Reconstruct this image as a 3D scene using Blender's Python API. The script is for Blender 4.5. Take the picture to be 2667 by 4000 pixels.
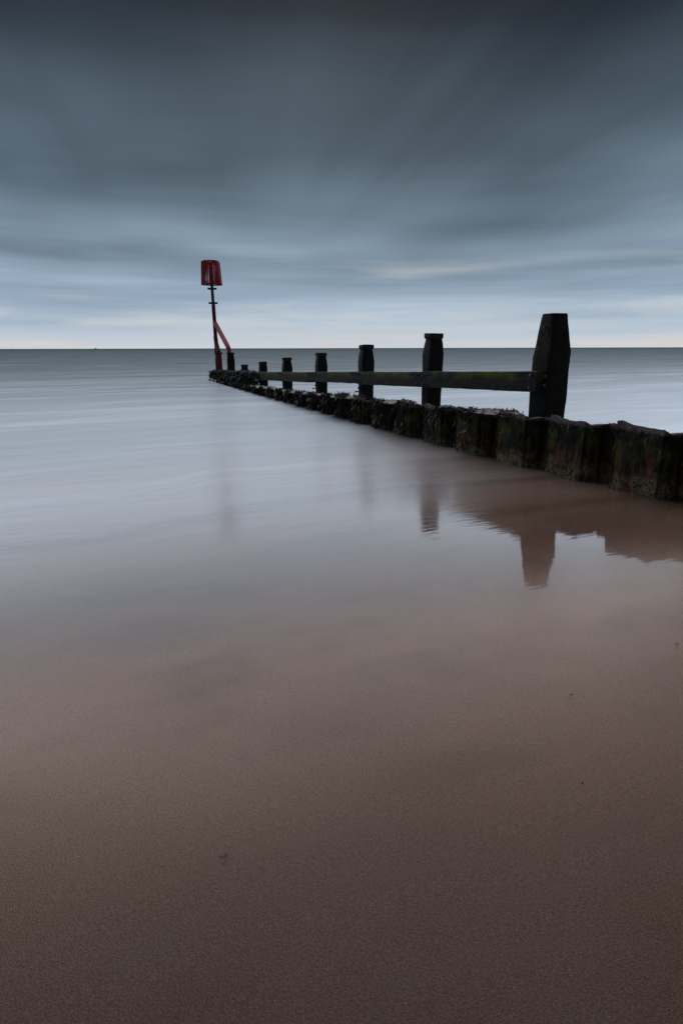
import bpy, bmesh, math, random
from mathutils import Vector, Matrix, noise

for o in list(bpy.data.objects): bpy.data.objects.remove(o)
SC = bpy.context.scene
COL = SC.collection
R = math.radians

# ------------------------------------------------------------------ camera
H = 0.95                                   # lens height over still sea level
cam_d = bpy.data.cameras.new('camera')
cam = bpy.data.objects.new('camera', cam_d); COL.objects.link(cam)
cam_d.sensor_fit = 'VERTICAL'; cam_d.sensor_height = 36.0; cam_d.lens = 20.0
cam_d.clip_start = 0.05; cam_d.clip_end = 60000
cam.matrix_world = Matrix.Translation((0, 0, H)) @ Matrix.Rotation(R(90 - 16.07), 4, 'X') @ Matrix.Rotation(R(-0.14), 4, 'Z')
SC.camera = cam

# ------------------------------------------------------------------ node helper
class NT:
    def __init__(s, tree): s.t = tree; s.n = tree.nodes; s.l = tree.links
    def node(s, kind, **kw):
        n = s.n.new(kind)
        for k, v in kw.items(): setattr(n, k, v)
        return n
    def put(s, sock, v):
        if v is None: return
        if hasattr(v, 'is_output') or isinstance(v, bpy.types.NodeSocket): s.l.new(v, sock)
        else:
            if sock.type == 'RGBA' and len(v) == 3: v = (*v, 1)
            sock.default_value = v
    def m(s, op, a, b=None, c=None, clamp=False):
        n = s.node('ShaderNodeMath', operation=op, use_clamp=clamp)
        s.put(n.inputs[0], a); s.put(n.inputs[1], b); s.put(n.inputs[2], c)
        return n.outputs[0]
    def ramp(s, v, a, b, lo=0.0, hi=1.0, smooth=True):
        n = s.node('ShaderNodeMapRange', interpolation_type='SMOOTHSTEP' if smooth else 'LINEAR')
        s.put(n.inputs[0], v); n.inputs[1].default_value = a; n.inputs[2].default_value = b
        n.inputs[3].default_value = lo; n.inputs[4].default_value = hi
        return n.outputs[0]
    def mix(s, f, a, b, mode='MIX'):
        n = s.node('ShaderNodeMix', data_type='RGBA', blend_type=mode)
        s.put(n.inputs[0], f); s.put(n.inputs[6], a); s.put(n.inputs[7], b)
        return n.outputs[2]
    def xyz(s, x, y, z=0.0):
        n = s.node('ShaderNodeCombineXYZ'); s.put(n.inputs[0], x); s.put(n.inputs[1], y); s.put(n.inputs[2], z)
        return n.outputs[0]
    def sep(s, v):
        n = s.node('ShaderNodeSeparateXYZ'); s.put(n.inputs[0], v); return n.outputs
    def noise(s, vec, scale=1.0, detail=2.0, rough=0.5, dist=0.0, off=None):
        if off is not None:
            a = s.node('ShaderNodeVectorMath', operation='ADD'); s.put(a.inputs[0], vec); a.inputs[1].default_value = off; vec = a.outputs[0]
        n = s.node('ShaderNodeTexNoise'); s.put(n.inputs['Vector'], vec)
        n.inputs['Scale'].default_value = scale; n.inputs['Detail'].default_value = detail
        n.inputs['Roughness'].default_value = rough; n.inputs['Distortion'].default_value = dist
        return n.outputs[0]
    def stretch(s, vec, sc):
        n = s.node('ShaderNodeVectorMath', operation='MULTIPLY'); s.put(n.inputs[0], vec); n.inputs[1].default_value = sc
        return n.outputs[0]
    def colramp(s, v, stops, interp='LINEAR'):
        n = s.node('ShaderNodeValToRGB'); s.put(n.inputs[0], v); cr = n.color_ramp; cr.interpolation = interp
        while len(cr.elements) < len(stops): cr.elements.new(0.5)
        for e, (p, c) in zip(cr.elements, stops): e.position = p; e.color = (*c, 1)
        return n.outputs[0]
    def bump(s, h, strength, dist, normal=None):
        n = s.node('ShaderNodeBump'); s.put(n.inputs['Height'], h); s.put(n.inputs['Strength'], strength)
        n.inputs['Distance'].default_value = dist; s.put(n.inputs['Normal'], normal)
        return n.outputs[0]

def srgb(r, g, b): return tuple((c / 255 / 12.92) if c <= 10 else ((c / 255 + 0.055) / 1.055) ** 2.4 for c in (r, g, b))

# ------------------------------------------------------------------ sky: heavy overcast, clear strip under the cloud edge
SUN_AZ, SUN_EL = 0.0, 31.0                # degrees right of the view, above the horizon
GAPX = 16.0
world = bpy.data.worlds.new('World'); SC.world = world; world.use_nodes = True
w = NT(world.node_tree); w.n.clear()
geo = w.node('ShaderNodeTexCoord'); gx, gy, gz = w.sep(geo.outputs['Generated'])
el = w.m('MULTIPLY', w.m('ARCSINE', gz), 180 / math.pi)             # elevation in degrees
zz = w.m('ADD', w.m('MAXIMUM', gz, 0.0), 0.035)
u, v = w.m('DIVIDE', gx, zz), w.m('DIVIDE', gy, zz)                 # where the ray meets the cloud deck
wd = R(-13)                                                       # the wind blows the deck out along this bearing
deck = w.xyz(w.m('SUBTRACT', w.m('MULTIPLY', u, math.cos(wd)), w.m('MULTIPLY', v, math.sin(wd))), w.m('ADD', w.m('MULTIPLY', u, math.sin(wd)), w.m('MULTIPLY', v, math.cos(wd))))
n_big = w.noise(w.stretch(deck, (0.50, 0.42, 1)), 1.0, 2.0, 0.4, 0.2, off=(3.1, 7.7, 0))
n_str = w.noise(w.stretch(deck, (1.7, 0.12, 1)), 1.0, 2.0, 0.45, 0.7, off=(11.3, 2.2, 0))
n_low = w.noise(w.xyz(w.m('MULTIPLY', w.m('ARCTAN2', gx, gy), 1.5), w.m('MULTIPLY', el, 0.48)), 1.0, 4.0, 0.55, 0.2, off=(5.3, 1.9, 0))
upper = w.ramp(el, 2.0, 11.0)
warp = w.m('ADD', w.m('MULTIPLY', w.m('MULTIPLY', w.m('SUBTRACT', n_big, 0.5), upper), 18.0),
           w.m('MULTIPLY', w.m('MULTIPLY', w.m('SUBTRACT', n_str, 0.5), w.ramp(el, 6.0, 16.0)), 5.5))
el2 = w.m('ADD', el, warp)
el2 = w.m('ADD', el2, w.m('MULTIPLY', w.m('MULTIPLY', w.m('SUBTRACT', n_low, 0.5), w.m('MULTIPLY', w.ramp(el, 0.3, 3.0), w.ramp(el, 17.0, 5.0, 0.12, 1.0))), 9.0))
cloud = w.colramp(w.m('DIVIDE', el2, 40.0), [
    (0.0, srgb(203, 208, 213)), (0.045, srgb(181, 196, 211)), (0.10, srgb(154, 173, 193)), (0.18, srgb(130, 150, 168)),
    (0.29, srgb(105, 123, 138)), (0.40, srgb(78, 93, 105)), (0.49, srgb(57, 69, 80)), (0.56, srgb(40, 49, 59)), (0.65, srgb(24, 32, 41))])
n_gap = w.noise(w.xyz(w.m('MULTIPLY', w.m('ARCTAN2', gx, gy), 2.6), w.m('MULTIPLY', el, 0.42)), 1.0, 4.0, 0.6, 0.4, off=(GAPX, 3.3, 0))
gap = w.m('MULTIPLY', w.m('MULTIPLY', w.ramp(n_gap, 0.48, 0.84), w.ramp(el, 0.8, 2.5)), w.ramp(el, 9.0, 4.5))
cloud = w.mix(w.m('MULTIPLY', gap, 0.75), cloud, srgb(211, 212, 209))           # breaks in the cloud low over the sea
glow = w.m('MULTIPLY', w.ramp(el, 1.7, 0.5), w.ramp(w.noise(w.xyz(w.m('MULTIPLY', w.m('ARCTAN2', gx, gy), 2.2), w.m('MULTIPLY', el, 0.8)), 1.0, 3.0, 0.5, 0.1, off=(2.2, 0.4, 0)), 0.45, 0.62))
cloud = w.mix(glow, cloud, srgb(212, 210, 209))
sky = w.node('ShaderNodeTexSky', sky_type='NISHITA'); sky.sun_disc = False
sky.sun_elevation = R(SUN_EL); sky.sun_rotation = R(SUN_AZ); sky.air_density = 1.0; sky.dust_density = 2.0
skyd = w.mix(1.0, sky.outputs[0], (0.07, 0.07, 0.07), 'MULTIPLY')
full = w.mix(0.994, skyd, cloud)
bg = w.node('ShaderNodeBackground'); w.put(bg.inputs[0], full); bg.inputs[1].default_value = 0.81
wo = w.node('ShaderNodeOutputWorld'); w.l.new(bg.outputs[0], wo.inputs[0])

# ------------------------------------------------------------------ veiled sun
sun_d = bpy.data.lights.new('sun', 'SUN'); sun_d.energy = 1.5; sun_d.angle = R(86); sun_d.color = (1.0, 0.985, 0.99)
sun = bpy.data.objects.new('sun', sun_d); COL.objects.link(sun)
sd = Vector((math.sin(R(SUN_AZ)) * math.cos(R(SUN_EL)), math.cos(R(SUN_AZ)) * math.cos(R(SUN_EL)), math.sin(R(SUN_EL))))
sun.rotation_euler = sd.to_track_quat('Z', 'Y').to_euler(); sun.location = sd * 60

vs = SC.view_settings
vs.view_transform = 'Standard'; vs.look = 'None'; vs.exposure = 0.30; vs.gamma = 1.0; vs.use_curve_mapping = False
SC.cycles.max_bounces = 8

# ------------------------------------------------------------------ groyne frame: a runs seaward along the groyne, q towards the open sand
OX, OY = 1.7247, 4.8783
EA = Vector((-0.3779, 0.9258, 0)); EQ = Vector((-0.9258, -0.3779, 0))
FRAME = Matrix(((EA.x, EQ.x, 0, OX), (EA.y, EQ.y, 0, OY), (0, 0, 1, 0), (0, 0, 0, 1)))
SL = 0.0358                                # fall of the beach and of the groyne
def film(a):                               # height of the wet surface: beach slope easing into level sea
    k = 0.012; x = -SL * a
    return 0.5 * (x + math.sqrt(x * x + k * k)) - 0.001
rng = random.Random(7)
def fbm(p, o=3): return noise.fractal(Vector(p), 1.0, 2.0, o)

# ------------------------------------------------------------------ materials
def material(name):
    m = bpy.data.materials.new(name); m.use_nodes = True
    n = NT(m.node_tree); n.n.clear()
    out = n.node('ShaderNodeOutputMaterial'); tc = n.node('ShaderNodeTexCoord')
    return m, n, out, tc.outputs['Object']
def principled(n, out, col, rough=0.6, normal=None, spec=0.5, metal=0.0):
    b = n.node('ShaderNodeBsdfPrincipled')
    n.put(b.inputs['Base Color'], col); n.put(b.inputs['Roughness'], rough); n.put(b.inputs['Normal'], normal)
    n.put(b.inputs['Specular IOR Level'], spec); n.put(b.inputs['Metallic'], metal)
    n.l.new(b.outputs[0], out.inputs[0]); return b

def mat_sand():
    m, n, out, P = material('wet_sand')
    a, q, _ = n.sep(P)
    patch = n.noise(P, 0.7, 2.0, 0.45, 0.0); patch2 = n.noise(n.stretch(P, (1.4, 0.8, 1)), 1.6, 3.0, 0.55, 0.0, off=(4, 9, 1))
    grain = n.noise(P, 330.0, 2.0, 0.7); grit = n.noise(P, 620.0, 1.0, 0.5, off=(3, 3, 3))
    light_falloff = n.ramp(n.m('ADD', a, n.m('MULTIPLY', n.m('SUBTRACT', patch, 0.5), 0.9)), -3.62, -2.22)   # light falloff painted into the sand: dark close in, paler seaward
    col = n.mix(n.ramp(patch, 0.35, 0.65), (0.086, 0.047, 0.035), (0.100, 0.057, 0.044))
    col = n.mix(light_falloff, col, (0.420, 0.255, 0.198))
    col = n.mix(n.m('MULTIPLY', n.ramp(patch2, 0.52, 0.72), 0.55), col, (0.150, 0.098, 0.056))
    col = n.mix(n.m('MULTIPLY', n.ramp(patch2, 0.50, 0.28), 0.5), col, (0.150, 0.112, 0.115))
    g = n.ramp(grain, 0.30, 0.70, 0.62, 1.38, False)
    col = n.mix(1.0, col, n.xyz(g, g, g), 'MULTIPLY')
    col = n.mix(n.m('MULTIPLY', n.ramp(grit, 0.63, 0.75), 0.42), col, (0.40, 0.34, 0.31))
    col = n.mix(n.m('MULTIPLY', n.ramp(grit, 0.35, 0.26), 0.6), col, (0.05, 0.045, 0.05))
    rough = n.ramp(n.m('ADD', a, n.m('MULTIPLY', n.m('SUBTRACT', patch2, 0.5), 0.5)), -3.3, -2.1, 0.42, 0.20)
    nb = n.bump(n.m('ADD', grain, n.m('MULTIPLY', grit, 0.5)), n.ramp(a, -3.3, -2.2, 0.55, 0.12), 0.0022)
    nb = n.bump(patch2, 0.25, 0.01, nb)
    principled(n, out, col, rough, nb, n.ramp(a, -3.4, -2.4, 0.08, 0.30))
    return m

def mat_sea():
    m, n, out, P = material('sea_water')
    a, q, _ = n.sep(P)
    edge_n = n.noise(n.stretch(P, (0.45, 0.25, 1)), 1.0, 2.0, 0.45, 0.0)
    ae = n.m('ADD', a, n.m('MULTIPLY', n.m('SUBTRACT', edge_n, 0.5), 0.9))
    cover = n.ramp(ae, -2.75, -1.55)                             # film thins out up the sand
    turb = n.ramp(ae, -2.7, 0.6)                                 # depth: how much the water hides the sand
    # slow swash lines and drawn-out foam veils, all lying along the shore
    veil = n.noise(n.stretch(P, (1.5, 0.22, 1)), 1.0, 4.0, 0.55, 0.8, off=(8, 2, 0))
    veil2 = n.noise(n.stretch(P, (0.35, 0.06, 1)), 1.0, 5.0, 0.6, 0.6, off=(1, 5, 0))
    fine = n.noise(n.stretch(P, (6.0, 0.9, 1)), 1.0, 3.0, 0.6, 0.3)
    la = n.m('LOGARITHM', n.m('MAXIMUM', n.m('ADD', a, 5.0), 1.0), 10.0)   # log distance out
    body = n.colramp(n.ramp(la, 0.25, 3.0, 0, 1, False), [
        (0.0, (0.450, 0.285, 0.228)), (0.10, (0.500, 0.312, 0.232)), (0.17, (0.450, 0.320, 0.285)), (0.24, (0.290, 0.280, 0.305)), (0.31, (0.210, 0.235, 0.280)),
        (0.40, (0.155, 0.192, 0.220)), (0.47, (0.092, 0.132, 0.150)), (0.60, (0.070, 0.122, 0.138)), (1.0, (0.075, 0.140, 0.160))])
    foam = n.m('MULTIPLY', n.m('MULTIPLY', n.ramp(veil, 0.46, 0.66), n.ramp(a, -0.5, 3.0)), n.ramp(a, 22, 8))
    foam = n.m('MULTIPLY', foam, n.ramp(fine, 0.25, 0.75, 0.55, 1.0))
    broad = n.noise(n.stretch(P, (0.42, 0.075, 1)), 1.0, 6.0, 0.68, 0.5, off=(3, 7, 0))
    foam = n.m('MAXIMUM', n.m('MULTIPLY', foam, 0.5), n.m('MULTIPLY', n.m('MULTIPLY', n.ramp(broad, 0.46, 0.64), n.ramp(a, 0.5, 4.0)), n.ramp(a, 24, 7)))
    body = n.mix(n.m('MULTIPLY', foam, 0.9), body, (0.54, 0.58, 0.63))
    sandy = n.m('MULTIPLY', n.ramp(veil, 0.55, 0.35), n.ramp(a, 3.0, -1.0))
    body = n.mix(n.m('MULTIPLY', sandy, 0.4), body, (0.20, 0.13, 0.09))
    al_ = n.m('ADD', a, n.m('MULTIPLY', n.m('SUBTRACT', n.noise(n.stretch(P, (0.10, 0.30, 1)), 1.0, 2.0, 0.5, 0.3, off=(6, 1, 0)), 0.5), 2.2))
    for a0, wdt, k in ((-1.35, 0.15, 0.55), (-0.55, 0.20, 0.50), (0.5, 0.28, 0.45), (1.9, 0.4, 0.4)):     # lines where one wash met the next
        ln = n.ramp(n.m('ABSOLUTE', n.m('SUBTRACT', al_, a0)), wdt, 0.0)
        body = n.mix(n.m('MULTIPLY', n.m('MULTIPLY', ln, n.ramp(veil, 0.3, 0.6)), k), body, (0.12, 0.085, 0.075))
    trail = n.noise(n.stretch(n.xyz(al_, q, 0.0), (2.4, 0.16, 1)), 1.0, 3.0, 0.55, 0.3, off=(2, 4, 0))   # surf trails drawn out along the shore
    body = n.mix(n.m('MULTIPLY', n.m('MULTIPLY', n.ramp(trail, 0.50, 0.70), n.ramp(a, -1.6, 0.2)), 0.55), body, (0.56, 0.57, 0.61))
    body = n.mix(n.m('MULTIPLY', n.m('MULTIPLY', n.ramp(trail, 0.46, 0.28), n.ramp(a, -1.6, 0.2)), 0.45), body, (0.15, 0.15, 0.165))
    seat = n.ramp(veil2, 0.3, 0.7, 0.8, 1.2)
    body = n.mix(1.0, body, n.xyz(seat, seat, seat), 'MULTIPLY')
    # surface
    rough = n.m('ADD', n.m('ADD', n.ramp(a, -1.8, -0.3, 0.038, 0.24), n.ramp(a, -0.5, 2.5, 0.0, 0.14)), n.m('MULTIPLY', n.ramp(veil, 0.4, 0.7), n.ramp(a, -0.5, 3.0, 0.0, 0.08)))
    rip = n.noise(n.stretch(P, (34.0, 5.0, 1)), 1.0, 2.0, 0.5, 0.5)
    rip2 = n.noise(n.stretch(P, (4.0, 0.7, 1)), 1.0, 2.0, 0.5, 0.5)
    nb = n.bump(rip, n.ramp(a, -2.2, -0.5, 0.05, 0.20), 0.006)
    nb = n.bump(rip2, n.ramp(a, -1.5, 3.0, 0.03, 0.16), 0.03, nb)
    swell = n.noise(n.stretch(P, (0.6, 0.11, 1)), 1.0, 4.0, 0.6, 0.5)
    nb = n.bump(swell, n.ramp(a, 3.0, 20.0, 0.0, 0.75), 0.35, nb)
    fr = n.node('ShaderNodeFresnel'); fr.inputs[0].default_value = 1.42; n.put(fr.inputs['Normal'], nb)
    fk = n.m('MULTIPLY', fr.outputs[0], n.colramp(n.ramp(la, 0.4, 3.0, 0, 1, False), [(0.0, (1, 1, 1)), (0.12, (0.95, 0.95, 0.95)), (0.20, (0.66, 0.66, 0.66)), (0.30, (0.34, 0.34, 0.34)), (0.40, (0.20, 0.20, 0.20)), (0.55, (0.13, 0.13, 0.13)), (1.0, (0.03, 0.03, 0.03))]))
    fk = n.m('MULTIPLY', fk, cover)
    dif = n.node('ShaderNodeBsdfDiffuse'); n.put(dif.inputs[0], body)
    tr = n.node('ShaderNodeBsdfTransparent')
    gl = n.node('ShaderNodeBsdfAnisotropic'); gl.inputs[0].default_value = (0.75, 0.875, 1, 1); n.put(gl.inputs['Roughness'], rough); n.put(gl.inputs['Normal'], nb)
    s1 = n.node('ShaderNodeMixShader'); n.put(s1.inputs[0], turb); n.l.new(tr.outputs[0], s1.inputs[1]); n.l.new(dif.outputs[0], s1.inputs[2])
    s2 = n.node('ShaderNodeMixShader'); n.put(s2.inputs[0], fk); n.l.new(s1.outputs[0], s2.inputs[1]); n.l.new(gl.outputs[0], s2.inputs[2])
    n.l.new(s2.outputs[0], out.inputs[0])
    return m

def mat_timber(name, base, dark, moss=0.0, worn=0.25, axis='Z'):
    m, n, out, P = material(name)
    sc = (60, 60, 3) if axis == 'Z' else (3, 60, 60)
    gr = n.noise(n.stretch(P, sc), 1.0, 4.0, 0.65, 0.4)
    bl = n.noise(P, 5.0, 4.0, 0.6, 0.3); fi = n.noise(P, 45.0, 4.0, 0.7)
    col = n.mix(n.ramp(gr, 0.35, 0.7), dark, base)
    col = n.mix(n.m('MULTIPLY', n.ramp(bl, 0.6, 0.8), worn), col, (0.16, 0.14, 0.115))
    if moss:
        x, y, z = n.sep(P)
        mo = n.m('ADD', n.m('MULTIPLY', n.ramp(n.m('ADD', z, n.m('MULTIPLY', n.m('SUBTRACT', bl, 0.5), 0.16)), -0.13, -0.01), 0.95), n.m('MULTIPLY', n.m('SUBTRACT', fi, 0.5), 1.2), clamp=True)
        patch = n.ramp(n.noise(P, 1.7, 3.0, 0.6, off=(4, 4, 1)), 0.33, 0.62)
        col = n.mix(n.m('MULTIPLY', n.m('MULTIPLY', mo, patch), moss), col, (0.150, 0.180, 0.020))
    nb = n.bump(n.m('ADD', gr, n.m('MULTIPLY', fi, 0.5)), 0.6, 0.006)
    nb = n.bump(bl, 0.5, 0.02, nb)
    principled(n, out, col, n.ramp(fi, 0.3, 0.7, 0.55, 0.85), nb, 0.25)
    return m

def mat_pile():
    m, n, out, P = material('weedy_steel')
    x, y, z = n.sep(P)                                            # pile origin lies at its crest
    oi = n.node('ShaderNodeObjectInfo')
    off = n.node('ShaderNodeVectorMath', operation='ADD'); n.put(off.inputs[0], P); n.put(off.inputs[1], n.xyz(n.m('MULTIPLY', oi.outputs['Random'], 40), 0, 0)); Q = off.outputs[0]
    b1 = n.noise(Q, 7.0, 4.0, 0.6, 0.5); b2 = n.noise(Q, 22.0, 4.0, 0.65, 0.3); b3 = n.noise(Q, 95.0, 3.0, 0.7)
    drip = n.noise(n.stretch(Q, (26, 26, 3.0)), 1.0, 3.0, 0.6, 0.3)
    col = n.mix(n.ramp(b2, 0.35, 0.65), (0.008, 0.008, 0.007), (0.034, 0.031, 0.025))
    green = n.m('MULTIPLY', n.m('MULTIPLY', n.ramp(z, -0.34, -0.10), n.ramp(b1, 0.42, 0.60)), n.ramp(y, 0.20, 0.33, 0.35, 1.0))
    col = n.mix(n.m('MULTIPLY', green, n.ramp(b3, 0.3, 0.6, 0.45, 1.0)), col, (0.10, 0.145, 0.022))
    rust = n.m('MULTIPLY', n.ramp(drip, 0.52, 0.64), n.ramp(z, -0.05, -0.26))
    col = n.mix(n.m('MULTIPLY', rust, 0.8), col, (0.26, 0.085, 0.028))
    low = n.ramp(n.m('ADD', z, n.m('MULTIPLY', n.m('SUBTRACT', b1, 0.5), 0.30)), -0.25, -0.36)
    barn = n.m('MULTIPLY', low, n.ramp(n.m('ADD', n.m('MULTIPLY', b3, 0.6), n.m('MULTIPLY', b2, 0.4)), 0.40, 0.56))
    col = n.mix(n.m('MULTIPLY', barn, 0.85), col, n.mix(n.ramp(drip, 0.4, 0.6), (0.46, 0.37, 0.20), (0.34, 0.28, 0.20)))
    wine = n.m('MULTIPLY', low, n.ramp(n.noise(Q, 5.0, 3.0, 0.5, off=(7, 1, 5)), 0.53, 0.62))
    col = n.mix(n.m('MULTIPLY', wine, 0.8), col, (0.14, 0.035, 0.035))
    crest = n.m('MULTIPLY', n.ramp(n.m('ADD', z, n.m('MULTIPLY', n.m('SUBTRACT', b2, 0.5), 0.05)), -0.030, 0.0), n.ramp(b3, 0.25, 0.6, 0.45, 1.0))
    col = n.mix(crest, col, n.mix(n.ramp(b1, 0.4, 0.6), (0.33, 0.30, 0.32), (0.30, 0.22, 0.19)))
    shell = n.ramp(n.noise(Q, 60.0, 1.0, 0.5, off=(2, 8, 4)), 0.76, 0.80)
    col = n.mix(n.m('MULTIPLY', shell, 0.7), col, (0.42, 0.40, 0.36))
    nb = n.bump(b2, 1.0, 0.05); nb = n.bump(b3, 1.0, 0.014, nb)
    principled(n, out, col, 0.75, nb, 0.2)
    return m

def mat_red(name='red_paint', k=1.0):
    m, n, out, P = material(name)
    b = n.noise(P, 9.0, 4.0, 0.65, 0.4); f = n.noise(P, 60.0, 4.0, 0.7)
    col = n.mix(n.ramp(b, 0.35, 0.65), (0.460 * k, 0.022 * k, 0.042 * k), (0.380 * k, 0.015 * k, 0.030 * k))
    col = n.mix(n.m('MULTIPLY', n.ramp(f, 0.55, 0.75), 0.4), col, (0.40 * k, 0.08 * k, 0.09 * k))
    col = n.mix(n.ramp(n.m('ADD', n.m('MULTIPLY', b, 0.5), n.m('MULTIPLY', f, 0.5)), 0.66, 0.72), col, (0.06, 0.03, 0.02))
    principled(n, out, col, 0.65, n.bump(f, 0.3, 0.003), 0.3); return m
def mat_plain(name, c1, c2, scale, rough, bump=0.4, spec=0.4, metal=0.0):
    m, n, out, P = material(name)
    f = n.noise(P, scale, 4.0, 0.65, 0.2)
    principled(n, out, n.mix(n.ramp(f, 0.35, 0.65), c1, c2), rough, n.bump(f, bump, 0.003), spec, metal); return m
def mat_weed():
    m, n, out, P = material('bladder_wrack')
    f = n.noise(P, 14.0, 3.0, 0.6); g = n.noise(P, 55.0, 2.0, 0.6)
    col = n.mix(n.ramp(f, 0.4, 0.62), (0.014, 0.012, 0.008), (0.040, 0.032, 0.014))
    col = n.mix(n.m('MULTIPLY', n.ramp(g, 0.60, 0.72), 0.7), col, (0.095, 0.055, 0.020))
    principled(n, out, col, 0.42, None, 0.5); return m

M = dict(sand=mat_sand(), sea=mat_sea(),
         post=mat_timber('tarred_timber', (0.016, 0.014, 0.012), (0.005, 0.0045, 0.004), 0, 0.35),
         cap=mat_timber('cap_timber', (0.045, 0.042, 0.036), (0.014, 0.013, 0.011), 0, 0.3),
         rail=mat_timber('mossy_timber', (0.038, 0.038, 0.034), (0.011, 0.011, 0.010), 1.0, 0.55, 'X'),
         pile=mat_pile(), red=mat_red(), dark_red=mat_red('shaded_red', 0.2), foot_red=mat_red('dull_red', 0.5), weed=mat_weed(),  # dark_red: same red darkened, the pole's backlit shade put into its colour
         bolt=mat_plain('galvanised_bolt', (0.24, 0.22, 0.21), (0.12, 0.10, 0.09), 60, 0.5, 0.5, 0.5, 0.5),
         iron=mat_plain('black_iron', (0.012, 0.012, 0.012), (0.025, 0.02, 0.018), 30, 0.5),
         rust_bolt=mat_plain('rusty_bolt', (0.02, 0.016, 0.014), (0.05, 0.03, 0.02), 60, 0.7),
         shell=mat_plain('shell', (0.42, 0.39, 0.37), (0.30, 0.27, 0.26), 120, 0.5),
         scrap=mat_plain('faded_weed', (0.19, 0.16, 0.14), (0.15, 0.13, 0.115), 200, 0.7),
         pebble=mat_plain('dark_pebble', (0.035, 0.032, 0.032), (0.06, 0.05, 0.048), 150, 0.5),
         hull=mat_plain('boat_paint', (0.16, 0.19, 0.21), (0.20, 0.23, 0.25), 0.4, 0.6))

# ------------------------------------------------------------------ mesh helpers
def link(name, bm, mat, parent=None, mw=None, smooth=False):
    me = bpy.data.meshes.new(name); bm.normal_update(); bm.to_mesh(me); bm.free()
    me.materials.append(mat)
    if smooth:
        for p in me.polygons: p.use_smooth = True
    o = bpy.data.objects.new(name, me); COL.objects.link(o)
    if parent is not None: o.parent = parent
    if mw is not None: o.matrix_local = mw
    return o
def thing(name, label, cat, mw=None, group=None):
    o = bpy.data.objects.new(name, None); COL.objects.link(o); o.empty_display_size = 0.2
    if mw is not None: o.matrix_world = mw
    tag(o, label, cat, group); return o
def tag(o, label=None, cat=None, group=None, kind=None):
    if label: o['label'] = label
    if cat: o['category'] = cat
    if group: o['group'] = group
    if kind: o['kind'] = kind
    return o
def loft(bm, rings, cap0=True, cap1=True):
    vs = [[bm.verts.new(p) for p in r] for r in rings]
    k = len(vs[0])
    for i in range(len(vs) - 1):
        for j in range(k):
            bm.faces.new((vs[i][j], vs[i][(j + 1) % k], vs[i + 1][(j + 1) % k], vs[i + 1][j]))
    if cap0: bm.faces.new(vs[0][::-1])
    if cap1: bm.faces.new(vs[-1])
    return vs
def rsquare(hx, hy, ch, nseg=2):
    """corner-rounded square, counter-clockwise"""
    pts = []
    for cx, cy, a0 in ((1, 1, 0), (-1, 1, 90), (-1, -1, 180), (1, -1, 270)):
        for i in range(nseg + 1):
            t = R(a0 + 90 * i / nseg)
            pts.append((cx * (hx - ch) + ch * math.cos(t), cy * (hy - ch) + ch * math.sin(t)))
        # extra points on the flat side so it can be roughened
        nx, ny = {0: (-1, 1), 90: (-1, -1), 180: (1, -1), 270: (1, 1)}[a0]
        e = (cx * (hx - ch) + ch * math.cos(R(a0 + 90)), cy * (hy - ch) + ch * math.sin(R(a0 + 90)))
        f = (nx * (hx - ch) + ch * math.cos(R(a0 + 90)), ny * (hy - ch) + ch * math.sin(R(a0 + 90)))
        for k in (1, 2, 3): pts.append((e[0] + (f[0] - e[0]) * k / 4, e[1] + (f[1] - e[1]) * k / 4))
    return pts
def box(bm, x0, x1, y0, y1, z0, z1, bev=0.0):
    r = bmesh.ops.create_cube(bm, size=1.0)
    for vv in r['verts']:
        vv.co = Vector(((x0 + x1) / 2 + vv.co.x * (x1 - x0), (y0 + y1) / 2 + vv.co.y * (y1 - y0), (z0 + z1) / 2 + vv.co.z * (z1 - z0)))
    if bev:
        es = list({e for vv in r['verts'] for e in vv.link_edges})
        bmesh.ops.bevel(bm, geom=es, offset=bev, segments=2, affect='EDGES', profile=0.6)
def tube(bm, pts, hw, hd=None, sides=4, rot=45, ref=None):
    """square (or n-sided) tube along a path; ref = reference side vector"""
    pts = [Vector(p) for p in pts]; rings = []
    for i, p in enumerate(pts):
        d = (pts[min(i + 1, len(pts) - 1)] - pts[max(i - 1, 0)]).normalized()
        side = Vector(ref or (0, 1, 0)); side = (side - d * side.dot(d)).normalized(); up = d.cross(side)
        s = 1.0
        if 0 < i < len(pts) - 1:
            s = 1 / max(0.5, math.cos(0.5 * (pts[i + 1] - p).angle(p - pts[i - 1])))
        ring = []
        for k in range(sides):
            t = R(rot + 360 * k / sides); f = 1 / math.cos(math.pi / sides)
            ring.append(p + side * math.cos(t) * hw * f + up * math.sin(t) * (hd or hw) * f * s)
        rings.append(ring)
    loft(bm, rings)

# ------------------------------------------------------------------ setting: sand and sea
def sheet(name, alist, qlist, zf, mat):
    bm = bmesh.new()
    g = [[bm.verts.new((a, q, zf(a, q))) for q in qlist] for a in alist]
    for i in range(len(alist) - 1):
        for j in range(len(qlist) - 1):
            bm.faces.new((g[i][j], g[i + 1][j], g[i + 1][j + 1], g[i][j + 1]))
    return link(name, bm, mat, mw=FRAME, smooth=True)
def frange(a, b, s): n = int(round((b - a) / s)); return [a + (b - a) * i / n for i in range(n + 1)]
def sand_z(a, q):
    z = -SL * a - 0.006 if a > -40 else SL * 40 - 0.006
    near = math.exp(-((a + 2.5) / 4) ** 2 - ((q - 2.5) / 4) ** 2)
    z += near * 0.004 * fbm((a * 1.6, q * 0.9, 0.3), 3)
    return max(z, -1.6)
al = [-300, -120, -60, -40, -25, -15, -10] + frange(-7, 4, 0.1) + [5, 6, 8, 10, 14, 18, 25, 32, 45]
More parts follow.
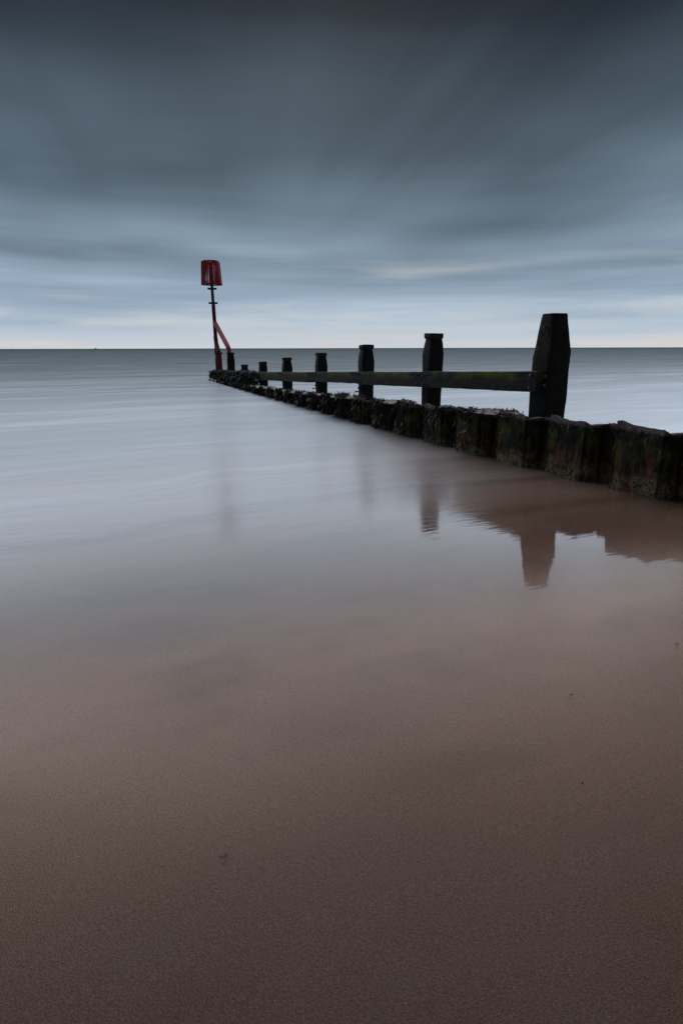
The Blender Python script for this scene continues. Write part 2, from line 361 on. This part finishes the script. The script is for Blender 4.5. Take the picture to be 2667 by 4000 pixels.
ql = [-400, -150, -60, -25, -12, -6] + frange(-3, 7, 0.1) + [9, 12, 18, 30, 60, 150, 400]
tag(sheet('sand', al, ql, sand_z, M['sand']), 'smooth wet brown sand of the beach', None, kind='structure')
al = frange(-3.0, 6, 0.1) + [7, 8, 10, 12, 15, 20, 28, 40, 70, 150, 400, 1200, 4000, 12000, 40000]
ql = [-40000, -9000, -2000, -500, -150, -60, -25, -12, -6] + frange(-3, 7, 0.2) + [9, 12, 18, 30, 60, 150, 500, 2000, 9000, 40000]
tag(sheet('sea', al, ql, lambda a, q: film(a), M['sea']), 'calm grey blue sea thinning to a film over the sand', None, kind='structure')

# ------------------------------------------------------------------ groyne posts and rail
def crest(a): return H - 0.1886 - SL * a                         # top line of the rail
rail_root = thing('groyne_railing', 'row of dark timber posts joined by one long mossy rail above the weedy wall', 'railing', FRAME @ Matrix.Translation((0, -0.18, 0)))
def in_rail(a, q, z): return Matrix.Translation((a, q + 0.18, z))

def make_post(levels, ch, seed, w_ratio=1.0):
    """levels: (z, half width, shift along a) from the foot up; rough hewn square timber"""
    bm = bmesh.new(); rings = []
    dense = []
    for i in range(len(levels) - 1):
        k = max(1, int((levels[i + 1][0] - levels[i][0]) / 0.035))
        for j in range(k):
            t = j / k; dense.append(tuple(levels[i][c] * (1 - t) + levels[i + 1][c] * t for c in range(3)))
    dense.append(levels[-1])
    for z, hw, sh in dense:
        ring = []
        for x, y in rsquare(hw, hw * w_ratio, min(ch, hw * 0.4)):
            d = 1 + 0.030 * fbm((x * 9 + seed * 3.1, y * 9, z * 4.0 + seed), 3) + 0.022 * fbm((x * 30, y * 30 + seed, z * 2.2), 2)
            ring.append((x * d + sh, y * d, z))
        rings.append(ring)
    # soften the top arris
    z, hw, sh = dense[-1]
    rings.append([((x - sh) * 0.94 + sh, y * 0.94, z + 0.008) for x, y, _ in rings[-1]])
    loft(bm, rings); return bm

POSTS = [(2.158, 1.114), (4.038, 0.997), (5.953, 0.876), (8.034, 0.764), (10.03, 0.641), (12.00, 0.527), (13.80, 0.832), (15.76, 0.805)]
p0 = [(-0.7, 0.112, 0), (0.378, 0.112, 0), (0.57, 0.116, 0.003), (0.757, 0.114, 0.006), (0.87, 0.115, 0.006), (0.915, 0.112, -0.004), (0.944, 0.108, -0.003),
      (1.019, 0.0985, 0.002), (1.152, 0.084, 0.012), (1.222, 0.077, 0.013)]
tall = link('post', make_post(p0, 0.014, 3.3), M['post'], rail_root, in_rail(0.20, -0.20, 0), True)
tall['label'] = 'tallest thickest post, uncapped and tapering to a flat top'
def bolt_bm(length=0.03, r=0.012, head=0.016):
    bm = bmesh.new(); n = 8
    prof = [(0, r * 0.7), (length, r * 0.7), (length, head), (length + 0.010, head), (length + 0.014, head * 0.6)]
    loft(bm, [[(rr * math.cos(2 * math.pi * k / n), y, rr * math.sin(2 * math.pi * k / n)) for k in range(n)][::-1] for y, rr in prof]); return bm
def bolt(parent, x, y, z, mat='bolt', length=0.012, rz=0.0, r=0.012):
    return link('bolt', bolt_bm(length, r, r * 1.35), M[mat], parent, Matrix.Translation((x, y, z)) @ Matrix.Rotation(rz, 4, 'Z'))
bolt(tall, 0.010, 0.086, 1.115, r=0.008)
bolt(tall, -0.085, 0.112, 0.715, r=0.010); bolt(tall, -0.085, 0.112, 0.640, r=0.010)
for i, (a, top) in enumerate(POSTS):
    s = 0.093 + 0.003 * math.sin(i * 2.4) + (0.008 if i >= 6 else 0)
    lv = [(-0.7, s * 0.95, 0), (crest(a) - 0.3, s * 0.95, 0), (top - 0.34, s, 0), (top - 0.235, s * 1.02, 0.002 * math.sin(i)), (top - 0.15, s * 0.93, 0), (top - 0.06, s * 0.77, 0)]
    if i >= 4: lv = [(-0.7, s * 0.95, 0), (top - 0.30, s, 0), (top - 0.2, s * 0.98, 0), (top - 0.06, s * 0.86, 0)]
    p = link('post', make_post(lv, 0.016, i * 1.7 + 0.5), M['post'], rail_root, in_rail(a, -0.185, 0) @ Matrix.Rotation(R(rng.uniform(-3, 3)), 4, 'Z'), True)
    c = bmesh.new(); rings = []
    cw = s * (0.95 if i < 6 else 1.0)
    for z, k in ((-0.062, 0.90), (-0.056, 0.97), (-0.040, 1.0), (-0.016, 1.0), (-0.004, 0.96), (0.0, 0.88)):
        rings.append([(x * (1 + 0.05 * fbm((x * 12 + i * 5, y * 12, z * 8), 2)), y * (1 + 0.05 * fbm((x * 12, y * 12 + i * 5, z * 8), 2)), top + z + 0.006 * fbm((x * 8 + i, y * 8, 0), 2)) for x, y in rsquare(cw * k, cw * k, 0.02)])
    loft(c, rings); link('cap', c, M['cap'], p, None, True)
    if i in (1, 2):
        for dz, ln in ((-0.235, 0.055), (-0.285, 0.095)):
            b = bolt(p, -0.06, s * 0.9, crest(a) + dz, 'rust_bolt', ln, 0.0, 0.011)

# rail boards, one to each bay
RJ = [0.145, 2.10, 3.93, 5.98, 7.86, 9.98, 11.98, 13.85, 15.95]
for i in range(len(RJ) - 1):
    a0, a1 = RJ[i] + (0.004 if i else 0), RJ[i + 1] - 0.004
    L = a1 - a0; nseg = 44 if i < 3 else 24
    bm = bmesh.new(); rings = []
    h = [0.176, 0.176, 0.172, 0.186, 0.190, 0.195, 0.2, 0.2][i]
    for k in range(nseg + 1):
        t = k / nseg; ring = []
        rot = 0.0 if i < 2 else 0.012 * fbm((t * 6 + i * 9, 2.2, 0), 3)
        for (y, z) in ((0, 0), (0, -h * .25), (0, -h * .5), (0, -h * .75), (0, -h), (-0.04, -h), (-0.08, -h), (-0.08, -h * .5), (-0.08, 0), (-0.04, 0)):
            e = 0.0035 * fbm((t * L * 9 + i * 7, y * 20, z * 30), 3)
            ez = 0.0035 * fbm((t * L * 5 + i * 7, y * 20, z * 10 + 5), 3)
            if z == 0 and y in (0, -0.08): ez -= 0.004
            if z == -h: ez += abs(rot)
            ring.append((t * L, y + e, z + ez - SL * t * L))
        rings.append(ring)
    loft(bm, rings)
    rb = link('rail_board', bm, M['rail'], rail_root, in_rail(a0, 0, crest(a0) - (0.003 if i % 2 else 0)), False)
    if i == 0:
        for bx, bz in ((0.055, -0.037), (0.055, -0.140)): bolt(rb, bx, 0.0, bz, r=0.010)
        for bx, bz in ((L - 0.06, -0.05), (L - 0.06, -0.14)): bolt(rb, bx, 0.0, bz - SL * L, r=0.008)
    elif i < 4:
        for bx in (0.07, L - 0.07):
            for fz in (0.22, 0.78): bolt(rb, bx, 0.0, -h * fz - SL * bx, 'rust_bolt' if fz < .5 else 'bolt', r=0.008)
# lower boards that close the seaward bays
for i, (a0, a1) in enumerate(((10.06, 11.97), (11.99, 13.85), (13.87, 15.97))):
    for k in range(2):
        bm = bmesh.new(); L = a1 - a0
        box(bm, 0, L, -0.075, -0.004, -0.19, 0, 0.006)
        for vv in bm.verts: vv.co.z -= SL * vv.co.x
        link('lower_board', bm, M['rail'], rail_root, in_rail(a0, 0, crest(a0) - 0.205 - 0.196 * k))

# ------------------------------------------------------------------ sheet-pile wall
wall = thing('sheet_pile_wall', 'low corrugated steel sheet-pile wall crusted with algae, rust and barnacles', 'wall', FRAME)
QO, QI = 0.36, 0.205
def wall_top(a):                                                  # crest of the piling
    return crest(a) - 0.343 + max(0.0, min(0.06, (a - 6) * 0.012))
PER = 0.622
def make_pile(k):
    af = 0.13 - PER * k                                          # seaward edge of the outer pan
    seed = k * 3.7
    prof = [(0.0, QI - 0.005), (0.008, QI + 0.03), (0.012, QO - 0.03), (0.0, QO - 0.008)]
    prof = [(0.012, QI), (0.010, QO - 0.012)]                     # seaward web
    nO, nW, nI = 8, 4, 8
    for j in range(nO + 1): prof.append((-0.325 * j / nO, QO))    # outer pan
    for j in range(1, nW): prof.append((-0.325 - 0.03 * j / nW, QO - (QO - QI) * j / nW))
    for j in range(nI + 1): prof.append((-0.355 - (PER - 0.355 - 0.010) * j / nI, QI))
    t = 0.026; top0 = wall_top(af)
    bm = bmesh.new(); cols = []
    near = -1.9 < af < 6
    NZ = 20 if near else 10
    tops = []
    for j, (da, q) in enumerate(prof):
        out = q > QO - 0.02
        s = -da / PER
        bump = 0.022 * math.exp(-(s / 0.14) ** 2) if out else 0.0
        z = wall_top(af + da) + bump + 0.009 * fbm((da * 7 + seed, q * 5, 0.1), 3) + 0.007 * fbm((da * 34 + seed, q * 9, 2), 2) + (0.008 if out else -0.012)
        tops.append(z)
    def row(side):
        res = []
        for j, (da, q) in enumerate(prof):
            col = []
            a_prev, a_next = prof[max(j - 1, 0)], prof[min(j + 1, len(prof) - 1)]
            nrm = Vector((-(a_next[1] - a_prev[1]), a_next[0] - a_prev[0], 0)); nrm.normalize()
            if nrm.y < -0.5 or (abs(nrm.y) <= 0.5 and False): nrm = -nrm
            for i in range(NZ + 1):
                f = i / NZ; z = tops[j] + (-0.75 - tops[j]) * (f ** 1.6)
                d = 0.011 * fbm((da * 9 + seed, z * 9, q * 4), 3) + 0.006 * fbm((da * 30 + seed, z * 24, q * 9), 2)
                off = d + (0 if side == 0 else -t)
                col.append(bm.verts.new((da + nrm.x * off, q + nrm.y * off, z - top0 - (0.004 if side else 0))))
            res.append(col)
        return res
    F, B = row(0), row(1)
    n = len(prof)
    for j in range(n - 1):
        for i in range(NZ):
            bm.faces.new((F[j][i], F[j][i + 1], F[j + 1][i + 1], F[j + 1][i]))
            bm.faces.new((B[j][i], B[j + 1][i], B[j + 1][i + 1], B[j][i + 1]))
        bm.faces.new((F[j][0], F[j + 1][0], B[j + 1][0], B[j][0]))
    for j in (0, n - 1):
        for i in range(NZ): bm.faces.new((F[j][i], B[j][i], B[j][i + 1], F[j][i + 1]))
    bmesh.ops.recalc_face_normals(bm, faces=bm.faces)
    return link('sheet_pile', bm, M['pile'], wall, Matrix.Translation((af, 0, top0)), False)
k0, k1 = -25, 8
for k in range(k0, k1): make_pile(k)
b = bolt_bm(0.02, 0.016, 0.024)
link('bolt', b, M['rust_bolt'], wall, Matrix.Translation((-0.98, QI, wall_top(-0.98) - 0.075)))

# ------------------------------------------------------------------ seaweed
def frond(bm, p, d, length, width, curl, seg=4, grav=0.0):
    p = Vector(p); d = Vector(d).normalized()
    side = d.cross(Vector((rng.uniform(-1, 1), rng.uniform(-1, 1), rng.uniform(-1, 1))))
    if side.length < 1e-3: side = Vector((1, 0, 0))
    side.normalize(); prev = None
    for i in range(seg + 1):
        f = i / seg; ww = width * (0.55 + 0.75 * math.sin(math.pi * min(1, f * 0.9 + 0.1))) * 0.5
        if i == seg: ww *= 0.45
        v0, v1 = bm.verts.new(p - side * ww), bm.verts.new(p + side * ww)
        if prev: bm.faces.new((prev[0], v0, v1, prev[1]))
        prev = (v0, v1)
        d = (d + Vector((rng.gauss(0, curl), rng.gauss(0, curl), rng.gauss(0, curl) - grav))).normalized()
        side = (side + Vector((rng.gauss(0, .25), rng.gauss(0, .25), rng.gauss(0, .25)))); side = (side - d * side.dot(d)).normalized()
        p = p + d * length / seg
def branched(bm, p, d, length, width, curl, grav=0.0):
    frond(bm, p, d, length, width, curl, 4, grav)
    for _ in range(rng.choice((1, 2, 2))):
        dd = Vector(d) + Vector((rng.gauss(0, .5), rng.gauss(0, .5), rng.gauss(0, .4)))
        frond(bm, Vector(p) + Vector(d).normalized() * length * rng.uniform(.2, .45), dd, length * rng.uniform(.4, .7), width * 0.8, curl, 3, grav)

def wall_face(a):
    s = ((0.13 - a) % PER)
    return QO if s < 0.335 else QI
# hanging curtain on the wall's open side: what nobody could count
bm = bmesh.new()
a = 0.0
n_h = 0
while n_h < 5200:
    a = rng.random() ** 0.9 * 17.6 - 1.6
    dens = 0.10 + 0.90 * max(0, min(1, (a - 0.1) / 2.4))
    if wall_face(a) == QI and a < 2: dens = max(dens, 0.30)
    if rng.random() > dens or a > 14.6: continue
    n_h += 1
    zt = wall_top(a) - rng.random() ** 1.4 * 0.40
    if zt < -0.02: zt = rng.uniform(-0.02, 0.04) + max(0, wall_top(a))
    sc = (1.0 + max(0, a - 5) * 0.015) * (0.5 if a < 0.4 else 0.8 if a < 1.6 else 1.0)
    frond(bm, (a, wall_face(a) + 0.012 + rng.random() * 0.02, zt), (rng.gauss(0, .25), abs(rng.gauss(.35, .2)), -1), rng.uniform(.06, .17) * sc, rng.uniform(.008, .018) * sc, 0.28, 4, 0.25)
# curtain hanging off the boarded seaward bays
for _ in range(3600):
    a = 9.6 + rng.random() ** 0.7 * 6.55
    zt = crest(a) - rng.random() ** 1.3 * (0.12 + 0.25 * min(1, (a - 9.6) / 2))
    if a < 10.8 and rng.random() > (a - 9.4) / 1.6: continue
    frond(bm, (a, 0.012 + rng.random() * 0.05, zt), (rng.gauss(0, .3), abs(rng.gauss(.35, .25)), -0.9), rng.uniform(.08, .22), rng.uniform(.010, .020), 0.3, 4, 0.25)
for _ in range(500):                                              # the seaward end
    frond(bm, (15.92 + rng.random() * 0.05, rng.uniform(-0.38, 0.06), crest(16) - rng.random() * 0.4), (1, rng.gauss(0, .4), -0.5), rng.uniform(.08, .22), rng.uniform(.014, .028), 0.35, 4, 0.25)
tag(link('hanging_seaweed', bm, M['weed'], None, FRAME), 'dark brown seaweed hanging thickly down the face of the groyne', 'seaweed', kind='stuff')

def clump(a0, a1, height, count, label, zf=wall_top, qc=None, spread=0.07, wide=1.0):
    bm = bmesh.new(); am = (a0 + a1) / 2; zb = zf(am); rings = []
    nm = max(8, int((a1 - a0) / 0.04))                            # the matted holdfasts the fronds grow from
    for i in range(nm + 1):
        a = a0 + (a1 - a0) * i / nm; q = (0.285 if qc is None else qc); e = 0.35 + 0.65 * math.sin(math.pi * i / nm)
        hw = (0.115 if qc is None else 0.05) * e
        rings.append([(a - am, q + hw * math.cos(t_) * (1 + .3 * fbm((a * 14, t_, 0), 2)), zf(a) - zb - 0.012 + (0.012 + 0.02 * e) * math.sin(t_) * (1 + .6 * fbm((a * 18, t_ * 2, 4), 2))) for t_ in [2 * math.pi * k / 8 for k in range(8)]])
    loft(bm, rings)
    for _ in range(count):
        t = rng.random(); a = a0 + (a1 - a0) * t
        q = (wall_face(a) - 0.012 if qc is None else qc) + rng.gauss(0, spread) * 0.5
        env = math.sin(math.pi * min(1, max(0, t))) ** 0.5
        z = zf(a) - 0.012 + rng.random() * height * 0.55 * env
        d = (rng.gauss(0, 1), rng.gauss(0.1, .8), rng.gauss(.35, .5))
        branched(bm, (a - am, q, z - zb), d, rng.uniform(.022, .055) * wide, rng.uniform(.005, .010) * wide, 0.42, 0.12)
    o = link('seaweed_clump', bm, M['weed'], None, FRAME @ Matrix.Translation((am, 0, zb)))
    return tag(o, label, 'seaweed', 'seaweed clumps along the top of the groyne')
clump(-0.05, 0.80, 0.03, 380, 'low dark seaweed tuft on the wall top just seaward of the tall uncapped post')
clump(1.02, 1.16, 0.02, 40, 'tiny olive seaweed sprig on the wall just landward of the second post')
clump(1.65, 2.62, 0.045, 520, 'ragged seaweed mat on the wall between the second and third posts')
clump(3.25, 4.35, 0.09, 760, 'bushy seaweed mound on the wall seaward of the third post')
clump(4.6, 7.0, 0.03, 900, 'long low seaweed fringe on the wall around the fourth post')
clump(7.0, 9.6, 0.03, 800, 'thick seaweed fringe on the wall between the fifth and sixth posts', wide=0.9)
clump(10.2, 12.5, 0.07, 420, 'seaweed draped over the rail beside the shortest capped post', crest, -0.03, 0.08, 1.2)
clump(12.5, 14.6, 0.11, 520, 'shaggy seaweed on the rail around the post that holds the red brace', crest, -0.03, 0.10, 1.3)
clump(14.7, 16.0, 0.12, 560, 'shaggy seaweed at the outer end of the groyne below the beacon pole', crest, -0.06, 0.16, 1.4)

# ------------------------------------------------------------------ red beacon
BA, BQ = 16.0, -0.185
beacon = thing('beacon', 'red slatted basket beacon on a tall leaning pole at the seaward end of the groyne', 'beacon', FRAME @ Matrix.Translation((BA, BQ, 0.8)))
def bz(z): return z - 0.8
def lean(z): return 0.03 + 0.062 * (z - 1.05)                     # seaward drift of the pole
bm = bmesh.new(); tube(bm, [(-0.06, 0.03, bz(0.81)), (lean(1.05), 0, bz(1.05)), (lean(1.7), 0, bz(1.7)), (lean(2.33), 0, bz(2.33))], 0.052)
link('pole', bm, M['dark_red'], beacon)
bm = bmesh.new(); tube(bm, [(lean(2.3), 0, bz(2.3)), (lean(3.62), 0, bz(3.62))], 0.047, sides=10, rot=0)
up = link('upper_pole', bm, M['iron'], beacon)
for z in (2.38, 2.825):
    bm = bmesh.new(); box(bm, -0.05, 0.05, -0.145, 0.145, -0.028, 0.028, 0.004)
    link('crossbar', bm, M['iron'], beacon, Matrix.Translation((lean(z), 0, bz(z))) @ Matrix.Rotation(R(-12), 4, 'Z'))
bm = bmesh.new(); tube(bm, [(-0.375, 0.01, bz(0.06)), (-0.385, 0.01, bz(0.80)), (-0.36, 0.01, bz(0.87)), (-0.06, 0.01, bz(1.12)), (lean(1.3) - 0.02, 0.01, bz(1.34))], 0.060, 0.040)
link('foot', bm, M['foot_red'], beacon)
bm = bmesh.new(); box(bm, -0.375, -0.115, -0.115, 0.115, bz(0.765), bz(0.825), 0.01); link('collar', bm, M['foot_red'], beacon)
bm = bmesh.new(); tube(bm, [(lean(1.78) + 0.02, 0.0, bz(1.80)), (-1.90, 0.02, bz(1.04)), (-2.06, 0.02, bz(0.955)), (-2.16, 0.02, bz(0.82))], 0.052, 0.048)
link('brace', bm, M['red'], beacon)
zb, zt, rb_, rt_ = 2.955, 3.655, 0.335, 0.266
basket = thing('basket', None, None); basket.parent = beacon; basket.matrix_local = Matrix.Translation((lean(3.0), 0, bz(zb)))
NS = 36
def bpt(ang, f, dr=0.0): r = rb_ + (rt_ - rb_) * f + dr; return Vector((r * math.cos(ang) + 0.055 * f, r * math.sin(ang), (zt - zb) * f))
def slat_bm():
    bm = bmesh.new(); wv = 0.0205
    rings = []
    for f in (0.0, 0.25, 0.5, 0.75, 1.0):
        r = rb_ + (rt_ - rb_) * f; ww = wv * (1 - 0.12 * f)
        rings.append([(r - 0.006, -ww, 0.7 * f), (r + 0.006, -ww, 0.7 * f), (r + 0.006, ww, 0.7 * f), (r - 0.006, ww, 0.7 * f)])
    loft(bm, rings); return bm
slat0 = link('slat', slat_bm(), M['red'], basket)
shear = Matrix(((1, 0, 0.055 / 0.7, 0), (0, 1, 0, 0), (0, 0, 1, 0), (0, 0, 0, 1)))
PH = R(-9.8)
slat0.matrix_local = shear @ Matrix.Rotation(PH, 4, 'Z')
for i in range(1, NS):
    s_ = slat0.copy(); COL.objects.link(s_); s_.parent = basket; s_.matrix_local = shear @ Matrix.Rotation(PH + 2 * math.pi * i / NS, 4, 'Z')
def hoop(f, hh, th):
    bm = bmesh.new(); n = 48; rings = []
    for i in range(n):
        a_ = 2 * math.pi * i / n; rings.append([bpt(a_, f - hh, -th), bpt(a_, f - hh, th), bpt(a_, f + hh, th), bpt(a_, f + hh, -th)])
    vs_ = [[bm.verts.new(p) for p in r] for r in rings]
    for i in range(n):
        A, B = vs_[i], vs_[(i + 1) % n]
        for j in range(4): bm.faces.new((A[j], A[(j + 1) % 4], B[(j + 1) % 4], B[j]))
    bmesh.ops.recalc_face_normals(bm, faces=bm.faces)
    link('hoop', bm, M['red'], basket)
hoop(0.018, 0.020, 0.010); hoop(0.985, 0.022, 0.010); hoop(0.10, 0.014, 0.009); hoop(0.915, 0.014, 0.009)
for f in (0.05, 0.95):
    bm = bmesh.new()
    for k in range(2):
        a_ = k * math.pi / 2 + 0.4
        tube(bm, [bpt(a_, f, -0.008), bpt(a_ + math.pi, f, -0.008)], 0.016, ref=(0, 0, 1))
    link('spoke', bm, M['red'], basket)

# ------------------------------------------------------------------ far boats on the horizon
def boat(px_az, dist, L, label):
    x, y = dist * math.sin(px_az), dist * math.cos(px_az)
    t = thing('fishing_boat', label, 'boat', Matrix.Translation((x, y, 0)) @ Matrix.Rotation(R(8), 4, 'Z'), None)
    bm = bmesh.new(); rings = []
    for f, b_, sh in ((-.5, .75, 0), (-.3, 1, 0), (.1, 1, 0), (.35, .6, .03), (.5, .06, .08)):
        bw = L * 0.15 * b_; rings.append([(f * L, -bw * .6, -0.4), (f * L, bw * .6, -0.4), (f * L, bw, L * (.11 + sh)), (f * L, -bw, L * (.11 + sh))])
    loft(bm, rings); link('hull', bm, M['hull'], t)
    bm = bmesh.new(); box(bm, -.30 * L, -.02 * L, -.09 * L, .09 * L, .10 * L, .24 * L, .01 * L); link('wheelhouse', bm, M['hull'], t)
    bm = bmesh.new(); tube(bm, [(-.12 * L, 0, .23 * L), (-.12 * L, 0, .42 * L)], .012 * L); link('mast', bm, M['hull'], t)
def az(px): return math.atan2(px - 1333.5, 2222 * math.cos(R(16.07)) + 640 * math.sin(R(16.07)))
boat(az(377), 3000, 16, 'larger of two tiny dark boats far out on the horizon')
boat(az(53), 3600, 9, 'smaller of two tiny dark boats far out on the horizon')

# ------------------------------------------------------------------ small things lying on the sand
def lump(name, label, cat, a, q, rx, ry, rz, mat, seed):
    bm = bmesh.new(); bmesh.ops.create_icosphere(bm, subdivisions=3, radius=1.0)
    for vv in bm.verts:
        d = 1 + 0.22 * fbm(vv.co * 1.7 + Vector((seed, 0, 0)), 3); vv.co = Vector((vv.co.x * rx, vv.co.y * ry, vv.co.z * rz)) * d
    return tag(link(name, bm, mat, None, FRAME @ Matrix.Translation((a, q, sand_z(a, q) + rz * 0.4)) @ Matrix.Rotation(seed, 4, 'Z'), True), label, cat)
lump('pebble', 'tiny black pebble on the bare brown sand', 'pebble', -3.168, 2.634, 0.0025, 0.0017, 0.0012, M['pebble'], 1.3)
def shell(a, q, r, label, seed):
    bm = bmesh.new(); n = 11; c = bm.verts.new((0, -r * .5, 0.0016)); rim = []
    mid = []
    for k in range(n):
        t = math.pi * k / (n - 1); rr = r * (1 + (0.06 if k % 2 else -0.04))
        mid.append(bm.verts.new((rr * .6 * math.cos(t), rr * .55 * math.sin(t) - r * .3, r * .42))); rim.append(bm.verts.new((rr * math.cos(t), rr * .85 * math.sin(t) - r * .4, 0.0)))
    for k in range(n - 1):
        bm.faces.new((c, mid[k], mid[k + 1])); bm.faces.new((mid[k], rim[k], rim[k + 1], mid[k + 1]))
    bmesh.ops.recalc_face_normals(bm, faces=bm.faces)
    tag(link('shell_fragment', bm, M['shell'], None, FRAME @ Matrix.Translation((a, q, max(sand_z(a, q), film(a)) + 0.0005)) @ Matrix.Rotation(seed, 4, 'Z'), True), label, 'shell')
shell(-2.919, 2.429, 0.0065, 'small pale shell fragment half sunk in drained sand', 0.4)
shell(-2.835, 1.944, 0.0075, 'pale shell chip in the wet sand nearer the sheet-pile wall', 1.9)
bm = bmesh.new()
for _ in range(26):
    r_, t_ = 0.011 * math.sqrt(rng.random()), rng.random() * 6.28
    frond(bm, (r_ * math.cos(t_) * 1.2, r_ * math.sin(t_) * .8, 0.0004 + rng.random() * 0.0005), (rng.gauss(0, 1), rng.gauss(0, 1), 0.0), rng.uniform(.003, .006), 0.0009, 0.4, 3, 0.02)
tag(link('seaweed_scrap', bm, M['scrap'], None, FRAME @ Matrix.Translation((-3.07, 3.332, sand_z(-3.07, 3.332)))), 'faint dark scrap of weed flattened on the bare sand', 'seaweed')
